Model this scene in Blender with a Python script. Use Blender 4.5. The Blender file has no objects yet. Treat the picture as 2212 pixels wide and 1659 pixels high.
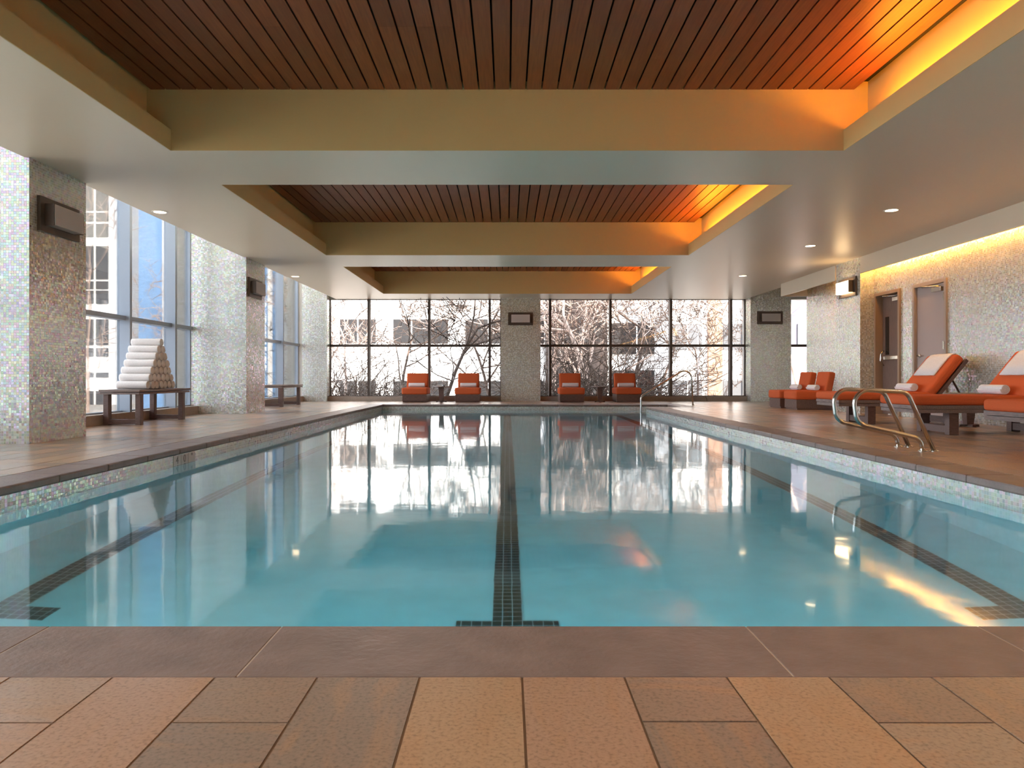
import bpy, bmesh, math, random
from mathutils import Vector, Matrix
R = math.radians
PI = math.pi
rnd = random.Random(7)
scn = bpy.context.scene
COL = scn.collection

# ------------------------------------------------------------------ camera
F, CX, CY, H = 1600.0, 1096.0, 815.0, 0.655
cam_d = bpy.data.cameras.new('camera')
cam_d.sensor_fit = 'HORIZONTAL'; cam_d.sensor_width = 36.0
cam_d.lens = 36.0 * F / 2212.0
cam_d.shift_x = (1106 - CX) / 2212.0
cam_d.shift_y = -(829.5 - CY) / 2212.0
cam_d.clip_end = 500
cam = bpy.data.objects.new('camera', cam_d); COL.objects.link(cam)
cam.location = (0, 0, H); cam.rotation_euler = (R(90), 0, 0)
scn.camera = cam
scn.view_settings.view_transform = 'Standard'
scn.view_settings.look = 'None'
scn.view_settings.gamma = 1
scn.view_settings.use_curve_mapping = False
scn.view_settings.exposure = 1.4

# ------------------------------------------------------------------ materials
def new_mat(name):
    m = bpy.data.materials.new(name); m.use_nodes = True
    nt = m.node_tree
    for n in list(nt.nodes): nt.nodes.remove(n)
    out = nt.nodes.new('ShaderNodeOutputMaterial')
    return m, nt, out

def P(nt, **kw):
    b = nt.nodes.new('ShaderNodeBsdfPrincipled')
    for k, v in kw.items():
        b.inputs[k.replace('_', ' ')].default_value = v
    return b

def c4(c): return (c[0], c[1], c[2], 1)
def N(nt, t, **kw):
    n = nt.nodes.new(t)
    for k, v in kw.items(): setattr(n, k, v)
    return n
def math_n(nt, op, a, b=None):
    n = N(nt, 'ShaderNodeMath', operation=op)
    for i, v in enumerate((a, b)):
        if v is None: continue
        if isinstance(v, (int, float)): n.inputs[i].default_value = v
        else: nt.links.new(v, n.inputs[i])
    return n.outputs[0]
def vmath(nt, op, a, b=None):
    n = N(nt, 'ShaderNodeVectorMath', operation=op)
    for i, v in enumerate((a, b)):
        if v is None: continue
        if isinstance(v, tuple): n.inputs[i].default_value = v
        else: nt.links.new(v, n.inputs[i])
    return n
def ramp(nt, fac, stops, interp='LINEAR'):
    n = N(nt, 'ShaderNodeValToRGB'); n.color_ramp.interpolation = interp
    e = n.color_ramp.elements
    while len(e) < len(stops): e.new(0.5)
    for i, (p, c) in enumerate(stops): e[i].position = p; e[i].color = c4(c)
    nt.links.new(fac, n.inputs[0]); return n.outputs[0]
def mixc(nt, fac, a, b):
    n = N(nt, 'ShaderNodeMix', data_type='RGBA')
    if isinstance(fac, (int, float)): n.inputs['Factor'].default_value = fac
    else: nt.links.new(fac, n.inputs['Factor'])
    for key, v in (('A', a), ('B', b)):
        s = [i for i in n.inputs if i.name == key and i.type == 'RGBA'][0]
        if isinstance(v, tuple): s.default_value = c4(v)
        else: nt.links.new(v, s)
    return [o for o in n.outputs if o.type == 'RGBA'][0]

def simple(name, color, rough=0.5, metal=0.0, noise=0.0, nscale=20, bump=0.0, bscale=80, spec=0.5, stretch=(1, 1, 1), coat=0.0, emit=None, estr=0):
    m, nt, out = new_mat(name)
    b = P(nt, Base_Color=c4(color), Roughness=rough, Metallic=metal)
    b.inputs['Specular IOR Level'].default_value = spec
    b.inputs['Coat Weight'].default_value = coat
    tc = N(nt, 'ShaderNodeTexCoord')
    v = vmath(nt, 'MULTIPLY', tc.outputs['Object'], stretch).outputs[0]
    if noise > 0:
        n = N(nt, 'ShaderNodeTexNoise'); n.inputs['Scale'].default_value = nscale; n.inputs['Detail'].default_value = 6
        nt.links.new(v, n.inputs['Vector'])
        hi = tuple(min(1, c * (1 + noise)) for c in color); lo = tuple(c * (1 - noise) for c in color)
        nt.links.new(ramp(nt, n.outputs[0], [(0.3, lo), (0.7, hi)]), b.inputs['Base Color'])
    if bump > 0:
        n = N(nt, 'ShaderNodeTexNoise'); n.inputs['Scale'].default_value = bscale; n.inputs['Detail'].default_value = 4
        nt.links.new(v, n.inputs['Vector'])
        bp = N(nt, 'ShaderNodeBump'); bp.inputs['Strength'].default_value = bump; bp.inputs['Distance'].default_value = 0.01
        nt.links.new(n.outputs[0], bp.inputs['Height']); nt.links.new(bp.outputs[0], b.inputs['Normal'])
    if emit:
        b.inputs['Emission Color'].default_value = c4(emit); b.inputs['Emission Strength'].default_value = estr
    nt.links.new(b.outputs[0], out.inputs[0])
    return m

def mosaic(name, size, palette, film=True, tilt=0.12, rough=0.26, grout=(0.50, 0.47, 0.43), gw=0.44):
    m, nt, out = new_mat(name)
    uv = N(nt, 'ShaderNodeUVMap'); uv.uv_map = 'UVMap'
    v = vmath(nt, 'MULTIPLY', uv.outputs[0], (1 / size, 1 / size, 1)).outputs[0]
    v = vmath(nt, 'ADD', v, (0.013, 0.017, 0)).outputs[0]
    cell = vmath(nt, 'FLOOR', v).outputs[0]
    fr = vmath(nt, 'FRACTION', v).outputs[0]
    fr = vmath(nt, 'SUBTRACT', fr, (0.5, 0.5, 0.5)).outputs[0]
    fr = vmath(nt, 'ABSOLUTE', fr).outputs[0]
    sp = N(nt, 'ShaderNodeSeparateXYZ'); nt.links.new(fr, sp.inputs[0])
    mx = math_n(nt, 'MAXIMUM', sp.outputs[0], sp.outputs[1])
    g = math_n(nt, 'GREATER_THAN', mx, gw)
    wn = N(nt, 'ShaderNodeTexWhiteNoise', noise_dimensions='2D'); nt.links.new(cell, wn.inputs['Vector'])
    stops = [(i / len(palette), c) for i, c in enumerate(palette)]
    col = ramp(nt, wn.outputs['Value'], stops, 'CONSTANT')
    col = mixc(nt, g, col, grout)
    b = P(nt, Roughness=rough)
    nt.links.new(col, b.inputs['Base Color'])
    b.inputs['Specular IOR Level'].default_value = 0.9
    if film: nt.links.new(math_n(nt, 'SUBTRACT', 0.2, math_n(nt, 'MULTIPLY', g, 0.2)), b.inputs['Metallic'])
    nt.links.new(math_n(nt, 'ADD', math_n(nt, 'MULTIPLY', g, 0.55), rough), b.inputs['Roughness'])
    if film:
        b.inputs['Thin Film IOR'].default_value = 1.7
        sc = N(nt, 'ShaderNodeSeparateColor'); nt.links.new(wn.outputs['Color'], sc.inputs[0])
        nt.links.new(math_n(nt, 'ADD', math_n(nt, 'MULTIPLY', sc.outputs[0], 420), 260), b.inputs['Thin Film Thickness'])
    geo = N(nt, 'ShaderNodeNewGeometry')
    d = vmath(nt, 'SUBTRACT', wn.outputs['Color'], (0.5, 0.5, 0.5)).outputs[0]
    d = vmath(nt, 'MULTIPLY', d, (tilt, tilt, tilt)).outputs[0]
    d = vmath(nt, 'ADD', geo.outputs['Normal'], d).outputs[0]
    d = vmath(nt, 'NORMALIZE', d).outputs[0]
    nt.links.new(d, b.inputs['Normal'])
    if film:      # iridescent coating: every tessera mirrors in its own pastel hue
        hs = N(nt, 'ShaderNodeCombineColor', mode='HSV')
        hue = math_n(nt, 'ADD', math_n(nt, 'MULTIPLY', sc.outputs[1], 0.90), 0.05)
        nt.links.new(hue, hs.inputs[0]); hs.inputs[1].default_value = 0.40; hs.inputs[2].default_value = 1.0
        gl = N(nt, 'ShaderNodeBsdfGlossy'); gl.inputs['Roughness'].default_value = 0.25
        nt.links.new(hs.outputs[0], gl.inputs[0]); nt.links.new(d, gl.inputs['Normal'])
        ms = N(nt, 'ShaderNodeMixShader')
        nt.links.new(math_n(nt, 'MULTIPLY', math_n(nt, 'SUBTRACT', 1.0, g), 0.42), ms.inputs[0])
        nt.links.new(b.outputs[0], ms.inputs[1]); nt.links.new(gl.outputs[0], ms.inputs[2])
        nt.links.new(ms.outputs[0], out.inputs[0])
    else:
        nt.links.new(b.outputs[0], out.inputs[0])
    return m

def emis(name, color, strength):
    m, nt, out = new_mat(name)
    e = N(nt, 'ShaderNodeEmission'); e.inputs[0].default_value = c4(color); e.inputs[1].default_value = strength
    nt.links.new(e.outputs[0], out.inputs[0]); return m

def glassy(name, tint=(1, 1, 1), refl=1.0, rough=0.0):
    m, nt, out = new_mat(name)
    t = N(nt, 'ShaderNodeBsdfTransparent'); t.inputs[0].default_value = c4(tint)
    g = N(nt, 'ShaderNodeBsdfGlossy'); g.inputs['Roughness'].default_value = rough
    fr = N(nt, 'ShaderNodeFresnel'); fr.inputs[0].default_value = 1.45
    mx = N(nt, 'ShaderNodeMixShader')
    nt.links.new(math_n(nt, 'MULTIPLY', fr.outputs[0], refl), mx.inputs[0])
    nt.links.new(t.outputs[0], mx.inputs[1]); nt.links.new(g.outputs[0], mx.inputs[2])
    nt.links.new(mx.outputs[0], out.inputs[0]); return m

M = {}
PAL = [(0.78, 0.74, 0.62), (0.46, 0.41, 0.29), (0.58, 0.54, 0.43), (0.86, 0.87, 0.80), (0.42, 0.40, 0.31), (0.64, 0.58, 0.42), (0.54, 0.55, 0.50), (0.74, 0.68, 0.52)]
M['mosaic'] = mosaic('mosaic', 0.0254, PAL)
PAL2 = [(0.76, 0.72, 0.64), (0.58, 0.55, 0.47), (0.68, 0.64, 0.56), (0.84, 0.84, 0.78), (0.52, 0.50, 0.42), (0.70, 0.68, 0.62)]
M['mosaic_pale'] = mosaic('mosaic_pale', 0.0254, PAL2)
M['lane'] = mosaic('lane', 0.05, [(0.02, 0.022, 0.022), (0.03, 0.03, 0.028), (0.025, 0.03, 0.03)], film=False, tilt=0.01, rough=0.3, grout=(0.45, 0.55, 0.55), gw=0.465)
M['paint'] = simple('ceiling_paint', (0.72, 0.62, 0.48), rough=0.36, bump=0.04, bscale=3, spec=0.45)
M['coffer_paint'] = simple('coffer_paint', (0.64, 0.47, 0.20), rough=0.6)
M['dark_void'] = simple('dark_void', (0.01, 0.01, 0.01), rough=0.9)
M['brown_wood'] = simple('brown_wood', (0.125, 0.070, 0.055), rough=0.42, noise=0.35, nscale=14, stretch=(1, 8, 8))
M['grey_wood'] = simple('weathered_wood', (0.19, 0.135, 0.115), rough=0.45, noise=0.35, nscale=12, stretch=(8, 1, 8))
M['fabric'] = simple('orange_fabric', (0.60, 0.115, 0.036), rough=0.85, noise=0.14, nscale=260, bump=0.35, bscale=420, spec=0.2)
M['towel'] = simple('white_terry', (0.80, 0.76, 0.74), rough=0.95, noise=0.05, nscale=60, bump=0.5, bscale=260, spec=0.1)
M['steel'] = simple('stainless', (0.62, 0.58, 0.52), rough=0.22, metal=1.0)
M['alu'] = simple('grey_aluminium', (0.30, 0.34, 0.40), rough=0.4, metal=0.3)
M['bronze'] = simple('bronze_frame', (0.10, 0.075, 0.062), rough=0.4, metal=0.2)
M['curb'] = simple('curb_paint', (0.36, 0.29, 0.23), rough=0.55, noise=0.08)
M['sconce_metal'] = simple('sconce_metal', (0.11, 0.075, 0.055), rough=0.4, metal=0.3)
M['shade_off'] = simple('frosted_shade', (0.50, 0.45, 0.42), rough=0.45)
M['shade_on'] = simple('lit_shade', (0.8, 0.7, 0.6), rough=0.5, emit=(1.0, 0.66, 0.32), estr=5.0)
M['lamp_disc'] = emis('downlight_glow', (1.0, 0.72, 0.42), 6.0)
M['cove'] = emis('amber_strip', (1.0, 0.36, 0.025), 42.0)
M['wall_strip'] = emis('warm_strip', (1.0, 0.47, 0.10), 17.0)
M['door_brown'] = simple('door_veneer', (0.17, 0.105, 0.08), rough=0.4, noise=0.18, nscale=8, stretch=(10, 10, 1))
M['door_grey'] = simple('door_grey', (0.40, 0.32, 0.29), rough=0.45)
M['door_frame'] = simple('door_frame', (0.33, 0.21, 0.13), rough=0.5)
M['door_frame_grey'] = simple('door_frame_grey', (0.38, 0.30, 0.24), rough=0.5)
M['black_glass'] = simple('dark_glass', (0.02, 0.02, 0.02), rough=0.1)
M['glass'] = glassy('window_glass', (0.97, 0.98, 0.98), 0.9)
M['trim_white'] = simple('trim_ring', (0.7, 0.66, 0.6), rough=0.4)
M['plain'] = simple('plain_render', (0.5, 0.47, 0.42), rough=0.8)
M['plaster'] = simple('pool_plaster', (0.46, 0.70, 0.74), rough=0.7, noise=0.05, nscale=6)
M['marker'] = simple('marker_tile', (0.62, 0.52, 0.46), rough=0.3)
M['marker_ink'] = simple('marker_figure', (0.16, 0.10, 0.07), rough=0.4)
M['bark'] = simple('pale_bark', (0.52, 0.38, 0.31), rough=0.9, noise=0.3, nscale=5)
M['bark_mid'] = simple('grey_brown_bark', (0.085, 0.055, 0.042), rough=0.9, noise=0.5, nscale=6)
M['bark_dark'] = simple('brown_bark', (0.05, 0.032, 0.024), rough=0.9, noise=0.3, nscale=5)
M['facade_white'] = simple('white_facade', (0.82, 0.79, 0.75), rough=0.9, noise=0.04, nscale=1)
M['facade_tan'] = simple('tan_brick', (0.30, 0.17, 0.11), rough=0.9, noise=0.08, nscale=3)
M['facade_lilac'] = simple('lilac_render', (0.105, 0.095, 0.115), rough=0.9, noise=0.06, nscale=1)
M['facade_dark'] = simple('brown_facade', (0.028, 0.018, 0.015), rough=0.9, noise=0.25, nscale=2)
M['win_grey'] = simple('grey_window', (0.022, 0.020, 0.020), rough=0.5, spec=0.15)
M['win_pale'] = simple('pale_window', (0.085, 0.085, 0.09), rough=0.5, spec=0.3)
M['blue_glass'] = simple('blue_curtain_wall', (0.16, 0.30, 0.52), rough=0.2, noise=0.15, nscale=0.4, spec=0.8)
M['ground'] = simple('ground', (0.42, 0.36, 0.30), rough=0.95, noise=0.2, nscale=0.8)
M['shrub'] = simple('shrub_twig', (0.075, 0.048, 0.034), rough=0.9, noise=0.3, nscale=5)
M['joint'] = simple('pale_joint', (0.52, 0.42, 0.33), rough=0.9)
M['grout'] = simple('grout', (0.20, 0.13, 0.085), rough=0.9)

# wood ceiling: long grain per board
def wood_ceiling():
    m, nt, out = new_mat('cedar_boards')
    tc = N(nt, 'ShaderNodeTexCoord')
    v = vmath(nt, 'MULTIPLY', tc.outputs['Object'], (60, 3, 10)).outputs[0]
    n = N(nt, 'ShaderNodeTexNoise'); n.inputs['Scale'].default_value = 1.0; n.inputs['Detail'].default_value = 8
    nt.links.new(v, n.inputs['Vector'])
    att = N(nt, 'ShaderNodeAttribute'); att.attribute_name = 'tint'
    c = ramp(nt, n.outputs[0], [(0.25, (0.22, 0.055, 0.017)), (0.75, (0.36, 0.098, 0.030))])
    c2 = mixc(nt, math_n(nt, 'MULTIPLY', att.outputs['Fac'], 0.5), c, (0.16, 0.04, 0.014))
    b = P(nt, Roughness=0.42); nt.links.new(c2, b.inputs['Base Color'])
    nt.links.new(b.outputs[0], out.inputs[0]); return m
M['cedar'] = wood_ceiling()

def stone():
    m, nt, out = new_mat('quartzite')
    tc = N(nt, 'ShaderNodeTexCoord')
    att = N(nt, 'ShaderNodeAttribute'); att.attribute_name = 'tint'
    dirn = N(nt, 'ShaderNodeAttribute'); dirn.attribute_name = 'veer'
    base = ramp(nt, att.outputs['Fac'], [(0.0, (0.31, 0.21, 0.145)), (0.18, (0.43, 0.26, 0.165)), (0.36, (0.40, 0.265, 0.18)), (0.54, (0.28, 0.20, 0.145)), (0.72, (0.45, 0.28, 0.16)), (0.88, (0.36, 0.26, 0.18))], 'CONSTANT')
    off = N(nt, 'ShaderNodeCombineXYZ'); nt.links.new(math_n(nt, 'MULTIPLY', att.outputs['Fac'], 173.0), off.inputs[2])
    p = vmath(nt, 'ADD', tc.outputs['Object'], off.outputs[0]).outputs[0]
    v1 = vmath(nt, 'MULTIPLY', p, (14, 3.0, 1)).outputs[0]
    v2 = vmath(nt, 'MULTIPLY', p, (3.0, 14, 1)).outputs[0]
    mv = N(nt, 'ShaderNodeMix', data_type='VECTOR')
    vs = [i for i in mv.inputs if i.type == 'VECTOR']
    fac = [i for i in mv.inputs if i.name == 'Factor' and i.type == 'VALUE'][0]
    nt.links.new(dirn.outputs['Fac'], fac); nt.links.new(v1, vs[-2]); nt.links.new(v2, vs[-1])
    mvo = [o for o in mv.outputs if o.type == 'VECTOR'][0]
    n = N(nt, 'ShaderNodeTexNoise'); n.inputs['Scale'].default_value = 1.0; n.inputs['Detail'].default_value = 7; n.inputs['Distortion'].default_value = 0.8
    nt.links.new(mvo, n.inputs['Vector'])
    vein = ramp(nt, n.outputs[0], [(0.50, (0, 0, 0)), (0.62, (1, 1, 1))])
    c = mixc(nt, math_n(nt, 'MULTIPLY', vein, 0.42), base, (0.44, 0.245, 0.125))
    n2 = N(nt, 'ShaderNodeTexNoise'); n2.inputs['Scale'].default_value = 120; n2.inputs['Detail'].default_value = 8
    nt.links.new(p, n2.inputs['Vector'])
    sp2 = ramp(nt, n2.outputs[0], [(0.30, (0.70, 0.70, 0.70)), (0.48, (1.0, 1.0, 1.0)), (0.7, (1.1, 1.1, 1.1))])
    mm = N(nt, 'ShaderNodeMix', data_type='RGBA', blend_type='MULTIPLY'); mm.inputs['Factor'].default_value = 1
    rg = [i for i in mm.inputs if i.type == 'RGBA']
    nt.links.new(c, rg[0]); nt.links.new(sp2, rg[1])
    co = [o for o in mm.outputs if o.type == 'RGBA'][0]
    b = P(nt, Roughness=0.27); b.inputs['Specular IOR Level'].default_value = 0.8
    b.inputs['Coat Weight'].default_value = 0.25; b.inputs['Coat Roughness'].default_value = 0.3
    nt.links.new(co, b.inputs['Base Color'])
    n3 = N(nt, 'ShaderNodeTexNoise'); n3.inputs['Scale'].default_value = 60; n3.inputs['Detail'].default_value = 9; n3.inputs['Roughness'].default_value = 0.62
    nt.links.new(p, n3.inputs['Vector'])
    bp = N(nt, 'ShaderNodeBump'); bp.inputs['Strength'].default_value = 0.35; bp.inputs['Distance'].default_value = 0.0022
    nt.links.new(n3.outputs[0], bp.inputs['Height']); nt.links.new(bp.outputs[0], b.inputs['Normal'])
    nt.links.new(b.outputs[0], out.inputs[0]); return m
M['stone'] = stone()
M['coping'] = simple('coping_slate', (0.225, 0.16, 0.135), rough=0.42, noise=0.14, nscale=9, bump=0.25, bscale=45, stretch=(1, 1, 1))

def water():
    m, nt, out = new_mat('pool_water')
    g = N(nt, 'ShaderNodeBsdfGlass'); g.inputs['IOR'].default_value = 1.333; g.inputs['Roughness'].default_value = 0.05
    g.inputs[0].default_value = (1, 1, 1, 1)
    tc = N(nt, 'ShaderNodeTexCoord')
    n = N(nt, 'ShaderNodeTexNoise'); n.inputs['Scale'].default_value = 1.6; n.inputs['Detail'].default_value = 3
    nt.links.new(tc.outputs['Object'], n.inputs['Vector'])
    bp = N(nt, 'ShaderNodeBump'); bp.inputs['Strength'].default_value = 0.10; bp.inputs['Distance'].default_value = 0.02
    nt.links.new(n.outputs[0], bp.inputs['Height']); nt.links.new(bp.outputs[0], g.inputs['Normal'])
    nt.links.new(g.outputs[0], out.inputs[0])
    a = N(nt, 'ShaderNodeVolumeAbsorption'); a.inputs[0].default_value = (0.30, 0.87, 0.94, 1); a.inputs[1].default_value = 0.34
    nt.links.new(a.outputs[0], out.inputs['Volume'])
    return m
M['water'] = water()

# ------------------------------------------------------------------ mesh helpers
class MB:
    def __init__(s): s.v = []; s.f = []; s.fa = []; s.fb = []; s.sm = []
    def face(s, idx, a=0.0, b=0.0, smooth=False):
        s.f.append(idx); s.fa.append(a); s.fb.append(b); s.sm.append(smooth)
    def box(s, x0, x1, y0, y1, z0, z1, a=0.0, b=0.0, mat=None, c=0.0):
        if c > 0:   # chamfered box
            n = len(s.v)
            bm = bmesh.new(); bmesh.ops.create_cube(bm, size=1)
            for v in bm.verts:
                v.co = Vector(((x0 + x1) / 2 + v.co.x * (x1 - x0), (y0 + y1) / 2 + v.co.y * (y1 - y0), (z0 + z1) / 2 + v.co.z * (z1 - z0)))
            bmesh.ops.bevel(bm, geom=list(bm.edges), offset=c, segments=2, affect='EDGES', profile=0.5)
            bm.verts.ensure_lookup_table(); bm.verts.index_update()
            for v in bm.verts: s.v.append((mat @ v.co) if mat else v.co.copy())
            for f in bm.faces: s.face([n + v.index for v in f.verts], a, b)
            bm.free(); return s
        n = len(s.v)
        for p in ((x0, y0, z0), (x1, y0, z0), (x1, y1, z0), (x0, y1, z0), (x0, y0, z1), (x1, y0, z1), (x1, y1, z1), (x0, y1, z1)):
            p = Vector(p); s.v.append((mat @ p) if mat else p)
        for q in ((0, 3, 2, 1), (4, 5, 6, 7), (0, 1, 5, 4), (1, 2, 6, 5), (2, 3, 7, 6), (3, 0, 4, 7)):
            s.face([n + i for i in q], a, b)
        return s
    def prism(s, poly, y0, y1, axis='y', mat=None, smooth=False):
        """poly in the two other axes, extruded along axis"""
        n = len(s.v); k = len(poly)
        for t in (y0, y1):
            for (p, q) in poly:
                if axis == 'y': w = Vector((p, t, q))
                elif axis == 'x': w = Vector((t, p, q))
                else: w = Vector((p, q, t))
                s.v.append((mat @ w) if mat else w)
        for i in range(k):
            j = (i + 1) % k
            s.face([n + i, n + j, n + k + j, n + k + i], smooth=smooth)
        s.face([n + i for i in range(k)][::-1]); s.face([n + k + i for i in range(k)])
        return s
    def tube(s, pts, r, seg=12, cap=True, radii=None):
        n0 = len(s.v); pts = [Vector(p) for p in pts]
        up = None
        for i, p in enumerate(pts):
            d = (pts[min(i + 1, len(pts) - 1)] - pts[max(i - 1, 0)])
            if d.length < 1e-9: d = Vector((0, 0, 1))
            d.normalize()
            if up is None:
                up = Vector((0, 0, 1)) if abs(d.z) < 0.9 else Vector((0, 1, 0))
            a = d.cross(up)
            if a.length < 1e-6: a = d.orthogonal()
            a.normalize(); b = d.cross(a).normalized(); up = -b if b.dot(up) < 0 else b
            rr = radii[i] if radii else r
            for k in range(seg):
                t = 2 * PI * k / seg
                s.v.append(p + a * (math.cos(t) * rr) + b * (math.sin(t) * rr))
        for i in range(len(pts) - 1):
            for k in range(seg):
                k2 = (k + 1) % seg
                s.face([n0 + i * seg + k, n0 + i * seg + k2, n0 + (i + 1) * seg + k2, n0 + (i + 1) * seg + k], smooth=True)
        if cap:
            s.face([n0 + k for k in range(seg)]); s.face([n0 + (len(pts) - 1) * seg + k for k in range(seg)][::-1])
        return s
    def lathe(s, prof, seg=24, c=(0, 0, 0), cap=True):
        n0 = len(s.v)
        for (r, z) in prof:
            for k in range(seg):
                t = 2 * PI * k / seg
                s.v.append(Vector((c[0] + r * math.cos(t), c[1] + r * math.sin(t), c[2] + z)))
        for i in range(len(prof) - 1):
            for k in range(seg):
                k2 = (k + 1) % seg
                s.face([n0 + i * seg + k, n0 + i * seg + k2, n0 + (i + 1) * seg + k2, n0 + (i + 1) * seg + k], smooth=False)
        if cap: s.face([n0 + k for k in range(seg)][::-1]); s.face([n0 + (len(prof) - 1) * seg + k for k in range(seg)])
        return s
    def build(s, name, mat, parent=None, uv=False, attr=False, fix=True):
        me = bpy.data.meshes.new(name)
        me.from_pydata([tuple(v) for v in s.v], [], s.f)
        me.polygons.foreach_set('use_smooth', s.sm)
        if fix:
            bm = bmesh.new(); bm.from_mesh(me); bmesh.ops.recalc_face_normals(bm, faces=bm.faces); bm.to_mesh(me); bm.free()
        if uv:
            ul = me.uv_layers.new(name='UVMap')
            for p in me.polygons:
                n = p.normal
                for li in p.loop_indices:
                    co = me.vertices[me.loops[li].vertex_index].co
                    if abs(n.x) > 0.7: q = (co.y, co.z)
                    elif abs(n.y) > 0.7: q = (co.x, co.z)
                    else: q = (co.x, co.y)
                    ul.data[li].uv = q
        if attr:
            for nm, arr in (('tint', s.fa), ('veer', s.fb)):
                at = me.attributes.new(nm, 'FLOAT', 'FACE')
                at.data.foreach_set('value', arr)
        me.materials.append(mat); me.update()
        o = bpy.data.objects.new(name, me); COL.objects.link(o)
        if parent: o.parent = parent
        return o

def tag(o, label=None, cat=None, group=None, kind=None):
    if label: o['label'] = label
    if cat: o['category'] = cat
    if group: o['group'] = group
    if kind: o['kind'] = kind
    return o
def empty(name, loc=(0, 0, 0), rz=0, label=None, cat=None, group=None, kind=None):
    o = bpy.data.objects.new(name, None); COL.objects.link(o)
    o.location = loc; o.rotation_euler = (0, 0, rz); o.empty_display_size = 0.1
    return tag(o, label, cat, group, kind)
def copy_tree(o, parent=None):
    c = o.copy(); COL.objects.link(c); c.parent = parent
    for ch in list(o.children): copy_tree(ch, c)
    return c
def struct(o): o['kind'] = 'structure'; return o

def cushion(hx, hy, hz, r, bulge=0.0, n=8):
    """rounded, slightly crowned cushion centred on the origin"""
    def lin(h):
        rr = min(r, h * 0.999)
        a = [-h + rr * (1 - math.cos(t * PI / 8)) for t in range(0, 4)]
        a = [-h, -h + rr * 0.12, -h + rr * 0.4, -h + rr]
        mid = [(-h + rr) + (2 * h - 2 * rr) * i / n for i in range(1, n)]
        return a + mid + [-x for x in a[::-1]]
    X, Y, Z = lin(hx), lin(hy), lin(hz)
    bm = bmesh.new()
    def fix(p):
        q = Vector((max(-hx + r, min(hx - r, p[0])), max(-hy + r, min(hy - r, p[1])), max(-hz + min(r, hz * .98), min(hz - min(r, hz * .98), p[2]))))
        d = Vector(p) - q
        rr = Vector((r, r, min(r, hz * .98)))
        if d.length > 1e-9:
            dn = Vector((d.x / rr.x, d.y / rr.y, d.z / rr.z)); m = max(abs(dn.x), abs(dn.y), abs(dn.z))
            L = dn.length
            dn = dn / L * m if L > 0 else dn
            d = Vector((dn.x * rr.x, dn.y * rr.y, dn.z * rr.z))
        o = q + d
        fx, fy = 1 - (o.x / hx) ** 2, 1 - (o.y / hy) ** 2
        o.z += bulge * max(0, fx) ** .6 * max(0, fy) ** .6 * (o.z / hz)
        return o
    def grid(A, B, fn):
        vs = [[bm.verts.new(fix(fn(a, b))) for b in B] for a in A]
        for i in range(len(A) - 1):
            for j in range(len(B) - 1):
                bm.faces.new((vs[i][j], vs[i + 1][j], vs[i + 1][j + 1], vs[i][j + 1])).smooth = True
    for sgn in (-1, 1):
        grid(X, Y, lambda a, b: (a, b, sgn * hz)); grid(X, Z, lambda a, b: (a, sgn * hy, b)); grid(Y, Z, lambda a, b: (sgn * hx, a, b))
    bmesh.ops.remove_doubles(bm, verts=bm.verts, dist=1e-5)
    bmesh.ops.recalc_face_normals(bm, faces=bm.faces)
    return bm
def bm_obj(name, bm, mat, parent=None, mtx=None):
    if mtx is not None: bm.transform(mtx)
    me = bpy.data.meshes.new(name); bm.to_mesh(me); bm.free(); me.materials.append(mat)
    o = bpy.data.objects.new(name, me); COL.objects.link(o)
    if parent: o.parent = parent
    return o

def arc(c, r, a0, a1, n, plane='xz', y=0):
    out = []
    for i in range(n + 1):
        t = a0 + (a1 - a0) * i / n
        out.append(Vector((c[0] + r * math.cos(t), y, c[1] + r * math.sin(t))))
    return out
def round_path(pts, rad, n=8):
    """polyline in 3D with filleted corners"""
    pts = [Vector(p) for p in pts]; out = [pts[0]]
    for i in range(1, len(pts) - 1):
        a, b, c = pts[i - 1], pts[i], pts[i + 1]
        u = (a - b).normalized(); w = (c - b).normalized()
        r = rad[i - 1] if isinstance(rad, (list, tuple)) else rad
        th = u.angle(w); t = r / math.tan(th / 2)
        t = min(t, (a - b).length * .499, (c - b).length * .499); r = t * math.tan(th / 2)
        cen = b + (u + w).normalized() * (r / math.sin(th / 2))
        p0, p1 = b + u * t, b + w * t
        d0, d1 = (p0 - cen), (p1 - cen); ang = d0.angle(d1); ax = d0.cross(d1).normalized()
        for k in range(n + 1):
            out.append(cen + Matrix.Rotation(ang * k / n, 3, ax) @ d0)
    out.append(pts[-1]); return out

# ------------------------------------------------------------------ dimensions
ZC = H + 2.165           # ceiling underside
XL, XR = -3.03, 3.10     # pool inner faces
Y0, Y1 = 1.93, 17.9
AX, AY = 3.88, 16.45     # stair alcove
CW = 0.31
ZW = -0.14               # water level
PD = ZW - 1.22
XG = -5.75               # left glazing
YG = 20.6                # far glazing
XE = -4.75               # ceiling edge left
XF = 6.35                # ceiling edge right
XW = 6.6                 # right wall
YB = -3.2

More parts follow.
